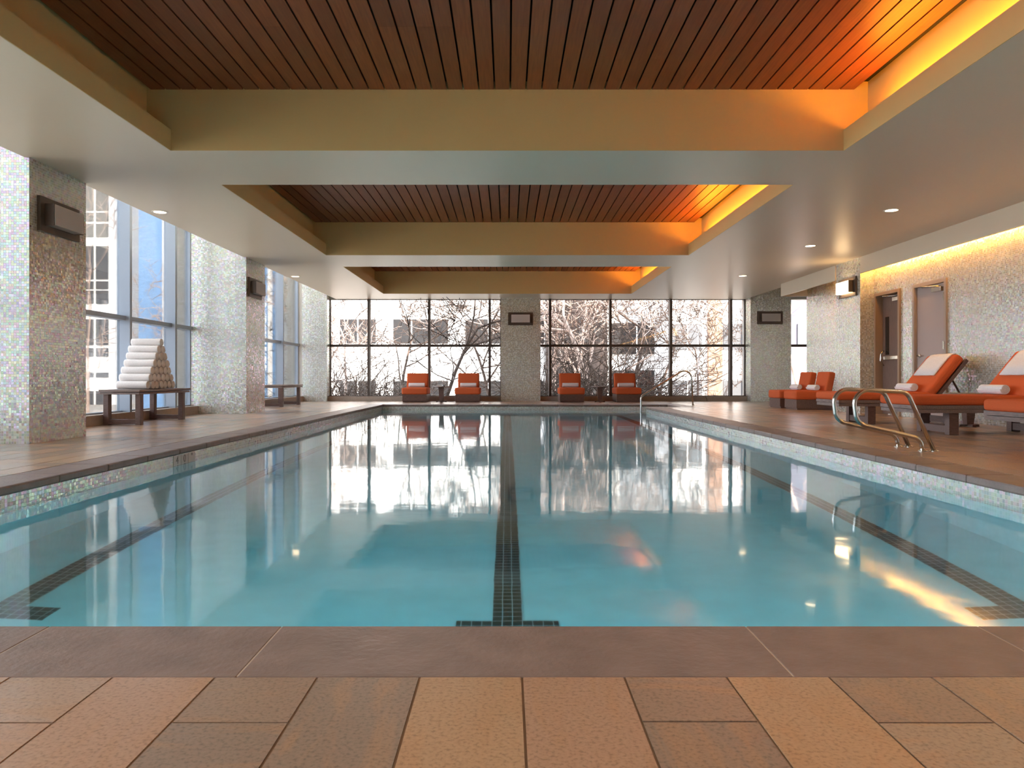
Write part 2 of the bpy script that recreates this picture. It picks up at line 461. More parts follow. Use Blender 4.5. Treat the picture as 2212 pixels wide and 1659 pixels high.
# ------------------------------------------------------------------ floor
G = 0.0025
def floor_tiles():
    m = MB(); W = 0.2235; X00 = 0.032
    def tile(x0, x1, y0, y1, t=None, v=None):
        t = rnd.random() if t is None else t
        v = (1.0 if rnd.random() < .5 else 0.0) if v is None else v
        m.box(x0 + G, x1 - G, y0 + G, y1 - G, -0.02, -rnd.random() * .0008, a=t, b=v)
    def col(x0, x1, ya, yb, seq=None):
        y = yb; i = 0
        while y > ya + 1e-4:
            if seq and i < len(seq): L, t, v = seq[i]
            else: L, t, v = rnd.choice([W, 2 * W, 2 * W, 3 * W]), None, None
            if y - L < ya + 0.05: L = y - ya
            tile(x0, x1, y - L, y, t, v); y -= L; i += 1
    near = {-5: [(3 * W, .2, 0)], -4: [(.214, .40, 1), (2 * W, .20, 1)], -3: [(3 * W, .22, 0)], -2: [(.214, .05, 1), (2 * W, .6, 1)], -1: [(3 * W, .6, 0)],
            0: [(3 * W, .75, 0)], 1: [(3 * W, .3, 0)], 2: [(.21, .12, 1), (2 * W, .6, 0)], 3: [(3 * W, .80, 0)], 4: [(.214, .60, 0), (2 * W, .92, 1)], 5: [(3 * W, .05, 0)]}
    near = {k - 1 if k <= 0 else k - 1: v for k, v in near.items()}
    nx0, nx1 = XL - CW, XR + CW
    k = -18
    while True:
        a = X00 + k * W; b = a + W
        if a > nx1: break
        if b > nx0:
            aa, bb = max(a, nx0), min(b, nx1)
            if bb - aa > .02: col(aa, bb, YB, Y0 - CW, near.get(k))
        k += 1
    def area(xa, xb, ya, yb):
        n = max(1, round((xb - xa) / W)); w = (xb - xa) / n
        for i in range(n): col(xa + i * w, xa + (i + 1) * w, ya, yb)
    area(XG, XL - CW, YB, Y1 + CW)
    area(XR + CW, XW + 0.4, YB, AY - CW)
    area(AX + CW, XW + 0.4, AY - CW, Y1 + CW)
    area(XW + 0.4, 10, 17.2, YG + .1)
    area(XG, XW + .4, Y1 + CW, YG + .1)
    return m
floor = struct(floor_tiles().build('floor', M['stone'], attr=True, fix=False))
g = MB()
zt, zb = -0.003, -0.35
g.box(-6, XL - CW + .02, YB, 21.2, zb, zt)
g.box(AX + CW - .02, 10.2, YB, 21.2, zb, zt)
g.box(XL - CW, AX + CW, Y1 + CW - .02, 21.2, zb, zt)
g.box(XL - CW, AX + CW, YB, Y0 - CW + .02, zb, zt)
g.box(XR + CW - .02, AX + CW, Y0 - CW, AY - CW + .02, zb, zt)
g.build('grout_bed', M['grout'], floor)

# ------------------------------------------------------------------ pool
pool = empty('swimming_pool', (0, 0, 0), label='long rectangular indoor lap pool with stone coping, mosaic waterline and dark lane lines', cat='pool')
b = MB()
zt = -0.055; t = 0.2
b.box(XL - t, XL, Y0 - t, Y1 + t, PD - .2, zt)
b.box(XR, XR + t, Y0 - t, AY, PD - .2, zt)
b.box(XL, XR, Y0 - t, Y0, PD - .2, zt)
b.box(XL, AX + t, Y1, Y1 + t, PD - .2, zt)
b.box(XR + t, AX + t, AY - t, AY, PD - .2, zt)
b.box(AX, AX + t, AY, Y1, PD - .2, zt)
b.box(XL, XR, Y0, Y1, PD - .2, PD)
for i in range(4):
    x0 = XR + i * .2
    b.box(x0, AX, AY, Y1, PD - .2 if i == 0 else PD + .3 * i, PD + .3 * (i + 1) - (0.02 if i == 3 else 0))
b.build('basin', M['plaster'], pool)
wt = MB(); e = .012; z0, z1 = -.285, -.055
wt.box(XL, XL + e, Y0, Y1, z0, z1); wt.box(XR - e, XR, Y0, AY, z0, z1)
wt.box(XL + e, XR - e, Y0, Y0 + e, z0, z1); wt.box(XL + e, AX, Y1 - e, Y1, z0, z1)
wt.box(XR, AX, AY, AY + e, z0, z1); wt.box(AX - e, AX, AY + e, Y1 - e, z0, z1)
wt.build('waterline_tile', M['mosaic_pale'], pool, uv=True)
def lane(xc, wall=True):
    l = MB()
    l.box(xc - .075, xc + .075, Y0 + .95, Y1 - 1.0, PD, PD + .005)
    l.box(xc - .25, xc - .075, 3.5, 3.65, PD, PD + .005); l.box(xc + .075, xc + .25, 3.5, 3.65, PD, PD + .005)
    l.box(xc - .25, xc + .25, Y1 - 1.15, Y1 - 1.0, PD, PD + .0055)
    return l
for xc in (-2.45, 0.0, 2.5):
    l = MB()
    l.box(xc - .075, xc + .075, 3.5, Y1 - 1.0, PD, PD + .005)
    l.box(xc - .25, xc - .075, 3.5, 3.65, PD, PD + .005); l.box(xc + .075, xc + .25, 3.5, 3.65, PD, PD + .005)
    l.box(xc - .25, xc - .075, Y1 - 1.15, Y1 - 1.0, PD, PD + .005); l.box(xc + .075, xc + .25, Y1 - 1.15, Y1 - 1.0, PD, PD + .005)
    o = l.build('lane_line', M['lane'], pool, uv=True)
    for lp in o.data.uv_layers[0].data: lp.uv = (lp.uv[0] - (xc - .075) , lp.uv[1] - 3.5)
# coping stones
cp = MB(); NS = .02
def stones(a, b, first, L=.61, skip=()):
    js = [a]; x = first
    while x < b - .06:
        if x > a + .06 and not any(abs(x - s) < .02 for s in skip): js.append(x)
        x += L
    js.append(b); return list(zip(js[:-1], js[1:]))
gp = .002
for (p, q) in stones(XL - CW, XR + CW, .017 - 6 * .61, skip=(.017,)):
    cp.box(p + .0012, q - .0012, Y0 - CW, Y0 + NS, -.055, 0, c=.0025)
for (p, q) in stones(XL - CW, AX + CW, .017 - 6 * .61):
    cp.box(p + gp, q - gp, Y1 - NS, Y1 + CW, -.055, 0, c=.012)
for (p, q) in stones(Y0 + NS, Y1 - NS, Y0 + .61):
    cp.box(XL - CW, XL + NS, p + gp, q - gp, -.055, 0, c=.012)
for (p, q) in stones(Y0 + NS, AY + NS, Y0 + .61):
    cp.box(XR - NS, XR + CW, p + gp, q - gp, -.055, 0, c=.012)
cp.box(XR + CW + gp, AX + CW, AY - CW, AY + NS, -.055, 0, c=.012)
for (p, q) in stones(AY + NS, Y1 - NS, AY + .61): cp.box(AX - NS, AX + CW, p + gp, q - gp, -.055, 0, c=.012)
cpo = cp.build('coping', M['coping'], pool)
jg = MB(); jg.box(XL - CW + .01, XR + CW - .01, Y0 - CW + .005, Y0 + NS - .004, -.05, -.0012)
jg.build('joint_grout', M['joint'], pool)
# depth marker tiles on the left waterline: 4 0 FT style figures
ym = 1600 * 3.03 / (1096 - 371)
mk = MB()
for k in range(3): mk.box(XL + e, XL + e + .004, ym + .004 + k * .155, ym + .151 + k * .155, -.215, -.06)
dm = mk.build('depth_marker', M['marker'], pool); tag(dm, 'pale rose depth marker tiles with figures')
def text_obj(txt, size, loc, rot, mat, parent, name, ext=.001):
    cu = bpy.data.curves.new(name, 'FONT'); cu.body = txt; cu.size = size; cu.extrude = ext; cu.align_x = 'CENTER'; cu.align_y = 'CENTER'
    o = bpy.data.objects.new(name, cu); COL.objects.link(o)
    dg = bpy.context.evaluated_depsgraph_get(); me = bpy.data.meshes.new_from_object(o.evaluated_get(dg))
    bpy.data.objects.remove(o); me.materials.append(mat)
    me.transform(Matrix.Translation(loc) @ rot)
    o = bpy.data.objects.new(name, me); COL.objects.link(o); o.parent = parent
    return o
rotX = Matrix.Rotation(R(90), 4, 'Z') @ Matrix.Rotation(R(90), 4, 'X')
for k, ch in enumerate('40"'):
    text_obj(ch, .1, Vector((XL + e + .005, ym + .077 + k * .155, -.105)), rotX, M['marker_ink'], dm, 'marker_figure')
# water body
w = MB(); o_ = .03
poly = [(XL - o_, Y0 - o_), (XR + o_, Y0 - o_), (XR + o_, AY - o_), (AX + o_, AY - o_), (AX + o_, Y1 + o_), (XL - o_, Y1 + o_)]
w.prism(poly, PD - .05, ZW, axis='z')
wo = w.build('pool_water', M['water'])
tag(wo, 'calm turquoise water filling the long indoor pool', 'water', kind='stuff')

# ------------------------------------------------------------------ ceiling
c = MB(); T = 3.62
cof = [(2.2, 7.08), (8.33, 13.14), (14.5, 19.2)]
IX = 3.45; LX = 3.22
ZT = T
c.box(XE, -IX, YB, YG + .2, ZC, 4.6)
c.box(IX, XF, YB, YG + .2, ZC, ZT)
c.box(XF, XW, 17.2, YG + .2, ZC, ZT)
prev = YB
for (a, b_) in cof + [(YG + .2, None)]:
    c.box(-IX, IX, prev, a, ZC, ZT); prev = b_
    if b_: c.box(-IX, -LX, a, b_, ZC, ZC + .02).box(LX, IX, a, b_, ZC, ZC + .02)
ceil = struct(c.build('ceiling', M['paint']))
# plaster faces inside the coffers (thin lining) and the trough lips
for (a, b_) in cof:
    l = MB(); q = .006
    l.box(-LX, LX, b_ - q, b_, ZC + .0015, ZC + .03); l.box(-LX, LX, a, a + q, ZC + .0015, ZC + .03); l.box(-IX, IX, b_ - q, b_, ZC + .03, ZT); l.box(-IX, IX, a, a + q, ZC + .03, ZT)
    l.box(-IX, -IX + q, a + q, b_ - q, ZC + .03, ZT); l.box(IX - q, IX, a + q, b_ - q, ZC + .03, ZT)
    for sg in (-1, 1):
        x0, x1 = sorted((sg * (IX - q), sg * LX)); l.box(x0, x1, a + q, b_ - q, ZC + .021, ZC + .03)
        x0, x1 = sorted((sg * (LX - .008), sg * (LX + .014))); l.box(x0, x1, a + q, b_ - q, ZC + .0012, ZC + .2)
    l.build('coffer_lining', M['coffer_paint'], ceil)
    wb = MB(); pitch = .1496; n = int((2 * IX - .03) / pitch)
    x = -IX + .045
    while x + pitch < IX + .01:
        ya = a + q
        while ya < b_ - q - .01:
            yb = min(b_ - q, ya + rnd.choice([1.8, 2.4, 3.0])); 
            if b_ - q - yb < .5: yb = b_ - q
            wb.box(x, min(x + pitch - .016, IX - .012), ya + .0006, yb - .0006, ZC + .583, ZC + .60, a=rnd.random())
            ya = yb
        x += pitch
    wb.build('wood_slat_panel', M['cedar'], ceil, attr=True)
    v = MB(); v.box(-IX + q, IX - q, a + q, b_ - q, ZC + .66, ZC + .68); v.build('dark_backing', M['dark_void'], ceil)
struct(MB().box(-6.2, XE, YB - .2, 21.2, 4.4, 4.6).build('ceiling', M['paint']))
struct(MB().box(XF, 10.2, YB - .2, 17.2, 3.05, 4.6).build('ceiling', M['paint']))
struct(MB().box(XW, 10.2, 17.2, 21.2, 3.5, 4.6).build('ceiling', M['paint']))
struct(MB().box(-IX - .05, XF + .05, YB - .2, 21.2, 3.62, 4.6).build('ceiling', M['plain']))

# cove strips in the right-hand troughs
names = ['nearest', 'middle', 'farthest']
for (a, b_), nm in zip(cof, names):
    s = MB(); s.box(3.30, 3.325, a + .35, b_ - .42, ZC + .150, ZC + .175); s_o = s.build('cove_light', M['cove'])
    tag(s_o, 'amber strip light hidden in the right-hand trough of the %s wood ceiling recess' % nm, 'light', 'cove lights in the ceiling recesses')
    hb = MB(); hb.box(3.285, 3.34, a + .33, b_ - .4, ZC + .03, ZC + .150); hb.build('lamp_base', M['trim_white'], s_o)

# ------------------------------------------------------------------ walls
struct(MB().box(XW, XW + .3, YB, 13.36, -.02, ZC + .6).build('wall_right', M['mosaic'], uv=True)) if False else None
def wall_with_doors():
    m = MB(); X0, X1 = XW, XW + .3; zt = 3.1
    doors = [(11.10, 12.02), (12.42, 13.28)]
    y = YB
    for (a, b_) in doors:
        m.box(X0, X1, y, a, 0, zt); m.box(X0, X1, a, b_, 2.15, zt); y = b_
    m.box(X0, X1, y, 14.3, 0, zt)
    m.box(6.95, 7.2, 14.3, 17.2, 0, zt)      # recessed wall behind the two chairs
    return m
struct(wall_with_doors().build('wall_right', M['mosaic'], uv=True))
struct(MB().box(7.2, 10, 17.0, 17.2, 0, 3.5).build('wall_right_return', M['mosaic'], uv=True))
struct(MB().box(10, 10.2, 17.0, 21.2, 0, 4.6).build('wall_side', M['mosaic'], uv=True))
struct(MB().box(-6.2, 7.2, YB - .2, YB, -.3, 4.6).build('wall_back', M['plain']))
# fascia dropping from the ceiling edge, with hidden strip
ZFb = 2.53
fa = MB(); fa.box(XF, XF + .035, YB, 13.33, ZFb, ZC + .2); fa.box(XF, XF + .035, 14.35, 17.2, ZFb, ZC + .2)
fa.box(XF + .035, 6.95, 17.165, 17.2, ZFb, ZC + .3)
struct(fa.build('trim_1', M['paint']))
for (a, b_), t_ in (((YB + .1, 13.2), 'long warm strip light hidden behind the fascia along the right mosaic wall'), ((14.4, 15.6), 'short warm strip light hidden behind the fascia above the two corner chairs')):
    s = MB(); s.box(XF + .06, XF + .085, a, b_, 2.63, 2.66)
    s_o = s.build('cove_light', M['wall_strip']); tag(s_o, t_, 'light', 'strip lights over the right wall')
    hb = MB(); hb.box(XF + .035, XF + .1, a, b_, 2.66, 2.685); hb.build('lamp_base', M['trim_white'], s_o)

# ------------------------------------------------------------------ pillars
def pillar(x0, x1, y0, y1, label, zt=4.3):
    o = MB().box(x0, x1, y0, y1, 0, zt).build('mosaic_pillar', M['mosaic'], uv=True)
    tag(o, label, 'pillar', 'mosaic pillars around the pool hall'); return o
pillar(-5.70, -4.70, 7.28, 8.26, 'blue-glinting mosaic pillar nearest on the left, carrying a dark wall lamp')
pillar(-5.70, -4.70, 13.33, 14.35, 'mosaic pillar on the left between the two benches')
pillar(-5.60, -4.92, 20.2, 20.62, 'narrow mosaic pillar in the far left corner, behind the second bench', 4.3)
pillar(-5.70, -4.70, 1.25, 2.2, 'mosaic pillar on the left beside the near pool end')
pillar(-.18, .90, 20.2, 20.62, 'mosaic pillar in the middle of the far window wall', 3.6)
pillar(6.60, 7.70, 20.1, 20.62, 'mosaic pillar at the right end of the far windows, with an unlit lamp', 3.5)
pillar(6.35, 6.9, 13.33, 14.3, 'mosaic pillar on the right between the doors and the corner chairs, with the lit lamp', 3.1)

# ------------------------------------------------------------------ windows
def window(n, axis, plane, a, b_, mull, z0, z1, mat, curb=True):
    """axis 'x': glazing plane at x=plane running along y; axis 'y': plane at y=plane running along x"""
    m = MB(); dep = .16; wd = .065
    def bx(p0, p1, z_0, z_1, d0, d1):
        if axis == 'x': m.box(plane + d0, plane + d1, p0, p1, z_0, z_1)
        else: m.box(p0, p1, plane - d1, plane - d0, z_0, z_1)
    pts = [a] + [q for q in mull if a + .1 < q < b_ - .1] + [b_]
    for i, q in enumerate(pts):
        if i == 0: bx(q, q + .02, z0, z1, -.03, .05)
        elif i == len(pts) - 1: bx(q - .02, q, z0, z1, -.03, .05)
        else: bx(q - wd / 2, q + wd / 2, z0, z1, -.03, dep)
    for i in range(len(pts) - 1):
        l = pts[i] + (.02 if i == 0 else wd / 2); r = pts[i + 1] - (.02 if i == len(pts) - 2 else wd / 2)
        bx(l, r, z0, z0 + .022, -.03, .05); bx(l, r, z1 - .012, z1, -.03, .05); bx(l, r, 1.50, 1.565, -.03, .10)
    o = struct(m.build('window_%d' % n, mat))
    m = MB()
    for i in range(len(pts) - 1):
        l = pts[i] + (.02 if i == 0 else wd / 2); r = pts[i + 1] - (.02 if i == len(pts) - 2 else wd / 2)
        for (za, zb_) in ((z0 + .022, 1.50), (1.565, z1 - .012)):
            if axis == 'x': m.box(plane - .006, plane + .006, l, r, za, zb_)
            else: m.box(l, r, plane - .006, plane + .006, za, zb_)
    # single panes as thin sheets
    m.build('glass_panes', M['glass'], o)
    return o
mullL = [3.5, 5.0, 6.5, 8.0, 9.5, 11.0, 12.5, 14.0, 15.5, 17.0, 18.5]
window(1, 'x', XG, 2.2, 7.28, mullL, .14, 4.4, M['alu'])
window(2, 'x', XG, 8.26, 13.33, mullL, .14, 4.4, M['alu'])
window(3, 'x', XG, 14.35, 20.2, mullL, .14, 4.4, M['alu'])
mullF = [-3.83, -2.16, -.49, 1.18, 2.85, 4.52, 6.18, 7.95, 9.2]
window(4, 'y', YG, -4.92, -.18, mullF, .13, ZC, M['bronze'])
window(5, 'y', YG, .90, 6.60, mullF, .13, ZC, M['bronze'])
window(6, 'y', YG, 7.70, 10.0, [9.4], .13, 3.5, M['bronze'])
window(7, 'x', XG, YB, 1.25, [-1.5, 0.], .14, 4.4, M['alu'])
cb = MB()
for (a, b_) in ((YB, 1.25), (2.2, 7.28), (8.26, 13.33), (14.35, 20.2)): cb.box(XG - .1, XG + .19, a, b_, 0, .14)
struct(cb.build('trim_2', M['curb']))
cb = MB()
for (a, b_) in ((-4.92, -.18), (.90, 6.60), (7.70, 10.0)): cb.box(a, b_, YG - .22, YG + .1, 0, .13)
struct(cb.build('trim_3', M['curb']))
struct(MB().box(-6.0, -5.60, 20.2, 20.8, -.02, 4.4).build('wall_left', M['plain']))
struct(MB().box(-6.0, 10, YG + .03, YG + .2, ZC + .0, 4.6).build('wall_far', M['plain']))
struct(MB().box(-5.95, -5.70, 7.28, 8.26, -.02, 4.4).box(-5.95, -5.70, 13.33, 14.35, -.02, 4.4).box(-5.95, -5.70, 1.25, 2.2, -.02, 4.4).build('wall_left_piers', M['plain']))
struct(MB().box(-.18, .9, 20.62, 20.8, 0, ZC).box(6.6, 7.7, 20.62, 20.8, 0, 3.5).build('wall_far_piers', M['plain']))

# ------------------------------------------------------------------ doors
def door(n, y0, y1, leafmat, framemat, brown):
    fr = MB(); zt = 2.15; fw = .055; d = .03; rec = .10 if brown else .02
    fr.box(XW - d, XW + .2, y0, y0 + fw, 0, zt); fr.box(XW - d, XW + .2, y1 - fw, y1, 0, zt); fr.box(XW - d, XW + .2, y0 + fw, y1 - fw, zt - fw, zt)
    o = struct(fr.build('door_%d' % n, framemat))
    X = XW + rec
    lf = MB().box(X, X + .045, y0 + fw + .004, y1 - fw - .004, .01, zt - fw - .004).build('door_leaf', leafmat, o)
    MB().box(X + .06, XW + .25, y0 + fw, y1 - fw, .01, zt - fw).build('door_backing', M['dark_void'], o)
    # closer
    cl = MB(); cl.box(X - .07, X, y0 + fw + .05, y0 + fw + .30, zt - fw - .13, zt - fw - .06, c=.006)
    cl.tube([(X - .035, y0 + fw + .15, zt - fw - .045), (X - .16, y0 + fw + .42, zt - fw - .03), (X - .02, y0 + fw + .62, zt - fw - .02)], .009, 8)
    cl.build('door_closer', M['steel'], o)
    if brown:
        vg = MB().box(X - .006, X + .004, y0 + .58, y0 + .70, 1.05, 1.72).build('vision_panel', M['black_glass'], lf)
        pb = MB(); pb.box(X - .06, X - .005, y0 + fw + .03, y1 - fw - .05, .96, 1.03, c=.01)
        pb.build('push_bar', M['steel'], lf)
        lv = MB(); lv.tube(round_path([(X - .03, y1 - fw - .10, 1.12), (X - .08, y1 - fw - .10, 1.08), (X - .09, y1 - fw - .10, .94), (X - .03, y1 - fw - .10, .86)], .04), .012, 8)
        lv.build('door_handle', M['steel'], lf)
    else:
        hd = MB(); hd.lathe([(.032, 0), (.032, .014), (.012, .016), (.012, .05)], 16)
        for v in hd.v: v.xyz = (X - v.z, y1 - fw - .08 + v.x, 1.0 + v.y)
        hd.tube([(X - .05, y1 - fw - .08, 1.0), (X - .055, y1 - fw - .20, .995)], .010, 8)
        hd.build('door_handle', M['steel'], lf)
        for z in (.25, 1.08, 1.82):
            MB().box(XW - .035, X, y0 + fw - .012, y0 + fw + .018, z, z + .12).build('hinge', M['steel'], o)
    return o
door(1, 12.42, 13.28, M['door_brown'], M['door_frame'], True)
door(2, 11.10, 12.02, M['door_grey'], M['door_frame_grey'], False)

# ------------------------------------------------------------------ sconces
def sconce(loc, rz, lit, label):
    r = empty('wall_sconce', loc, rz, label, 'wall lamp', 'framed wall lamps on the pillars')
    fr = MB(); w, h = .34, .175       # local: wall plane y=0, facing -y
    iw, ih = .265, .11
    d0, d1 = -.035, -.002
    for (a, b_, p, q) in ((-w, w, ih, h), (-w, w, -h, -ih), (-w, -iw, -ih, ih), (iw, w, -ih, ih)): fr.box(a, b_, d0, d1, p, q)
    fr.build('back_frame', M['sconce_metal'], r)
    for sx in (-iw, iw - .012): MB().box(sx, sx + .012, -.125, d0, -ih, ih).build('side_cap', M['sconce_metal'], r)
    sh = MB(); sh.box(-iw + .012, iw - .012, -.13, -.02, -ih + .004, ih - .004, c=.004)
    sh.build('lamp_shade', M['shade_on'] if lit else M['shade_off'], r)
    return r
sconce((-4.70, 7.74, 2.30), R(90), False, 'dark framed wall lamp, unlit, on the nearest left pillar')
sconce((-4.70, 13.75, 2.30), R(90), False, 'dark framed wall lamp, unlit, on the second left pillar')
sconce((.36, 20.2, 2.25), 0, False, 'dark framed wall lamp, unlit, on the middle pillar of the far wall')
sconce((7.12, 20.1, 2.27), 0, False, 'dark framed wall lamp, unlit, on the pillar at the right end of the far wall')
sconce((6.35, 13.78, 2.32), R(-90), True, 'glowing framed wall lamp on the right pillar beside the brown door')

# ------------------------------------------------------------------ downlights
def downlight(x, y, label, watts=45):
    r = empty('recessed_downlight', (x, y, ZC), 0, label, 'ceiling light', 'round recessed downlights in the ceiling')
    MB().lathe([(.078, -.004), (.098, -.004), (.100, .0), (.078, .0), (.078, -.004)], 28, cap=False).build('trim_ring', M['trim_white'], r)
    MB().lathe([(.076, -.0035), (.076, -.0015)], 28).build('lens', M['lamp_disc'], r)
    ld = bpy.data.lights.new('downlight_lamp', 'SPOT'); ld.energy = watts; ld.color = (1.0, .75, .52)
    ld.spot_size = R(120); ld.spot_blend = .8; ld.shadow_soft_size = .07
    lo = bpy.data.objects.new('downlight_lamp', ld); COL.objects.link(lo); lo.parent = r; lo.location = (0, 0, -.02)
    return r
downlight(-4.55, 9.7, 'small round downlight on the left ceiling strip above the towel bench', 12)
downlight(-4.55, 15.9, 'small round downlight on the left ceiling strip near the far bench', 12)
downlight(4.98, 9.6, 'nearest round downlight on the right ceiling strip', 14)
downlight(4.99, 12.2, 'second round downlight on the right ceiling strip', 14)
downlight(5.02, 15.8, 'farthest round downlight on the right ceiling strip', 14)
for (x, y, w_) in ((4.98, 5.6, 14), (4.98, 2.4, 10), (-.9, 1.2, 24), (1.3, 1.2, 26), (-3.0, .2, 12), (3.2, .2, 22)):
    downlight(x, y, 'round downlight in the ceiling over the near pool end', w_)

# ------------------------------------------------------------------ benches and towels
def bench(loc, label):
    r = empty('bench', loc, 0, label, 'bench', 'dark slat benches by the left windows')
    L, W_ = 1.62, .56
    t_ = MB(); t_.box(0, W_, 0, L, .455, .485, c=.004); t_.box(.01, W_ - .01, .01, L - .01, .42, .448, c=.003)
    t_.build('bench_top', M['grey_wood'], r)
    for y in (.08, 1.40):
        f = MB(); f.box(.02, .09, y, y + .09, 0, .42, c=.003); f.box(W_ - .10, W_ - .03, y, y + .09, 0, .42, c=.003)
        f.box(.09, W_ - .10, y + .002, y + .088, .012, .075)
        f.build('leg_frame', M['brown_wood'], r)
    return r
bench((-5.56, 10.07, 0), 'dark wooden bench holding the pyramid of rolled white towels')
bench((-5.50, 16.30, 0), 'dark wooden bench standing empty beside the far left windows')

def spiral_towel(L=.43, R0=.066, name='rolled_towel', squash=1.0):
    """roll, axis along +x from 0 to L, resting on z=0"""
    turns = 3.0; n = 60; t_ = R0 / turns / 1.06
    inner, outer = [], []
    for i in range(n + 1):
        a = 2 * PI * turns * i / n; r = .004 + (R0 - .004) * i / n
        outer.append((r * math.cos(a), r * math.sin(a)))
        r2 = max(.001, r - t_ * .80); inner.append((r2 * math.cos(a), r2 * math.sin(a)))
    m = MB(); k = n + 1
    xs = [0, .006, .02, L * .3, L * .6, L - .02, L - .006, L]; sh = [.93, .98, 1, 1, 1, 1, .98, .93]
    for x, s_ in zip(xs, sh):
        for (p, q) in outer: m.v.append(Vector((x, p * s_, (q * s_ + R0) * squash)))
        for (p, q) in inner: m.v.append(Vector((x, p * s_, (q * s_ + R0) * squash)))
    st = 2 * k
    for j in range(len(xs) - 1):
        for i in range(n):
            m.face([j * st + i, j * st + i + 1, (j + 1) * st + i + 1, (j + 1) * st + i], smooth=True)
            m.face([j * st + k + i, (j + 1) * st + k + i, (j + 1) * st + k + i + 1, j * st + k + i + 1], smooth=True)
        m.face([j * st + n, j * st + k + n, (j + 1) * st + k + n, (j + 1) * st + n])
    for j, fl in ((0, False), (len(xs) - 1, True)):
        for i in range(n):
            q = [j * st + i, j * st + k + i, j * st + k + i + 1, j * st + i + 1]
            m.face(q[::-1] if fl else q)
    o = m.build(name, M['towel'], fix=True); return o
tw = spiral_towel()
ords = ['bottom', 'second', 'third', 'fourth', 'fifth', 'sixth', 'top']
posn = ['first', 'second', 'third', 'fourth', 'fifth', 'sixth', 'seventh']
first = True
for row in range(7):
    for k in range(7 - row):
        o = tw if first else tw.copy()
        if not first: COL.objects.link(o)
        first = False
        o.location = (-5.50 + rnd.uniform(-.006, .006), 10.40 + .066 + k * .131 + row * .0655, .485 + row * .1035)
        o.rotation_euler = (rnd.uniform(-.02, .02), 0, 0)
        if row == 6: lab = 'white rolled towel crowning the towel pyramid on the bench'
        elif row == 0: lab = 'white rolled towel in the bottom row of the pyramid, %s from its near end' % posn[k]
        else: lab = 'white rolled towel in the %s row up of the pyramid, %s from its near end' % (ords[row], posn[k])
        tag(o, lab, 'towel', 'rolled white towels in the pyramid')

# ------------------------------------------------------------------ armless lounge chairs
def lounge_chair():
    r = empty('lounge_chair')
    w = .33
    b_ = MB(); b_.box(-.31, .31, .02, .76, .0, .03); b_.box(-.32, .32, 0, .78, .03, .205, c=.005); b_.build('base', M['brown_wood'], r)
    bm_obj('seat_cushion', cushion(.335, .40, .085, .035, .012), M['fabric'], r, Matrix.Translation((0, .38, .292)))
    mt = Matrix.Translation((0, .70, .54)) @ Matrix.Rotation(R(-11), 4, 'X')
    bm_obj('back_cushion', cushion(.29, .07, .225, .035, 0), M['fabric'], r, mt)
    return r
LC = lounge_chair()
spots = [(-2.44, 19.45, 0, 'orange armless lounge chair, leftmost of the four before the far windows'),
         (-1.05, 19.45, 0, 'orange armless lounge chair just left of the middle far pillar'),
         (1.70, 19.45, 0, 'orange armless lounge chair just right of the middle far pillar'),
         (3.19, 19.45, 0, 'orange armless lounge chair before the far windows, right behind the curved handrail'),
         (5.80, 15.18, R(-90), 'orange armless lounge chair in the right corner, the nearer of the pair'),
         (5.80, 16.08, R(-90), 'orange armless lounge chair in the right corner, the farther of the pair')]
tlab = ['white rolled towel on the leftmost far lounge chair', 'white rolled towel on the lounge chair left of the middle far pillar',
        'white rolled towel on the lounge chair right of the middle far pillar', 'white rolled towel on the far lounge chair behind the curved handrail',
        'white rolled towel on the nearer corner lounge chair', 'white rolled towel on the farther corner lounge chair']
for i, (x, y, a, lab) in enumerate(spots):
    o = LC if i == 0 else copy_tree(LC)
    o.location = (x, y, 0); o.rotation_euler = (0, 0, a)
    tag(o, lab, 'chair', 'armless orange lounge chairs')
    t_ = tw.copy(); COL.objects.link(t_); tag(t_, tlab[i], 'towel', 'rolled towels on the seats')
    if a == 0: t_.location = (x - .215, y + .50, .386); t_.rotation_euler = (0, 0, 0)
    else: t_.location = (x + .47, y - .2, .386); t_.rotation_euler = (0, 0, R(90))

# ------------------------------------------------------------------ side tables
def side_table(rt=.225, h=.42):
    r = empty('side_table')
    MB().lathe([(rt - .01, h - .03), (rt, h - .02), (rt, h - .006), (rt - .006, h)], 32).build('table_top', M['grey_wood'], r)
    p = MB(); n = len(p.v)
    for (s_, z) in ((.045, .03), (.075, h - .03)):
        for (a, b_) in ((-1, -1), (1, -1), (1, 1), (-1, 1)): p.v.append(Vector((a * s_, b_ * s_, z)))
    for q in ((0, 1, 5, 4), (1, 2, 6, 5), (2, 3, 7, 6), (3, 0, 4, 7), (0, 3, 2, 1), (4, 5, 6, 7)): p.face(list(q))
    p.build('pedestal', M['brown_wood'], r)
    f = MB(); f.box(-.13, .13, -.025, .025, .008, .03); f.box(-.025, .025, -.13, -.025, .008, .03); f.box(-.025, .025, .025, .13, .008, .03)
    for (a, b_) in ((-.12, 0), (.12, 0), (0, -.12), (0, .12)): f.box(a - .018, a + .018, b_ - .018, b_ + .018, 0, .008)
    f.build('foot', M['brown_wood'], r)
    return r
T1 = side_table(); T1.location = (-1.74, 19.55, 0); tag(T1, 'small round pedestal table between the two lounge chairs left of the middle pillar', 'table', 'small pedestal tables')
T2 = copy_tree(T1); T2.location = (2.44, 19.55, 0); tag(T2, 'small round pedestal table between the two lounge chairs right of the middle pillar', 'table', 'small pedestal tables')
T3 = side_table(.29, .445); T3.location = (6.13, 9.85, 0); tag(T3, 'round pedestal table behind the middle chaise longue by the right wall', 'table', 'small pedestal tables')
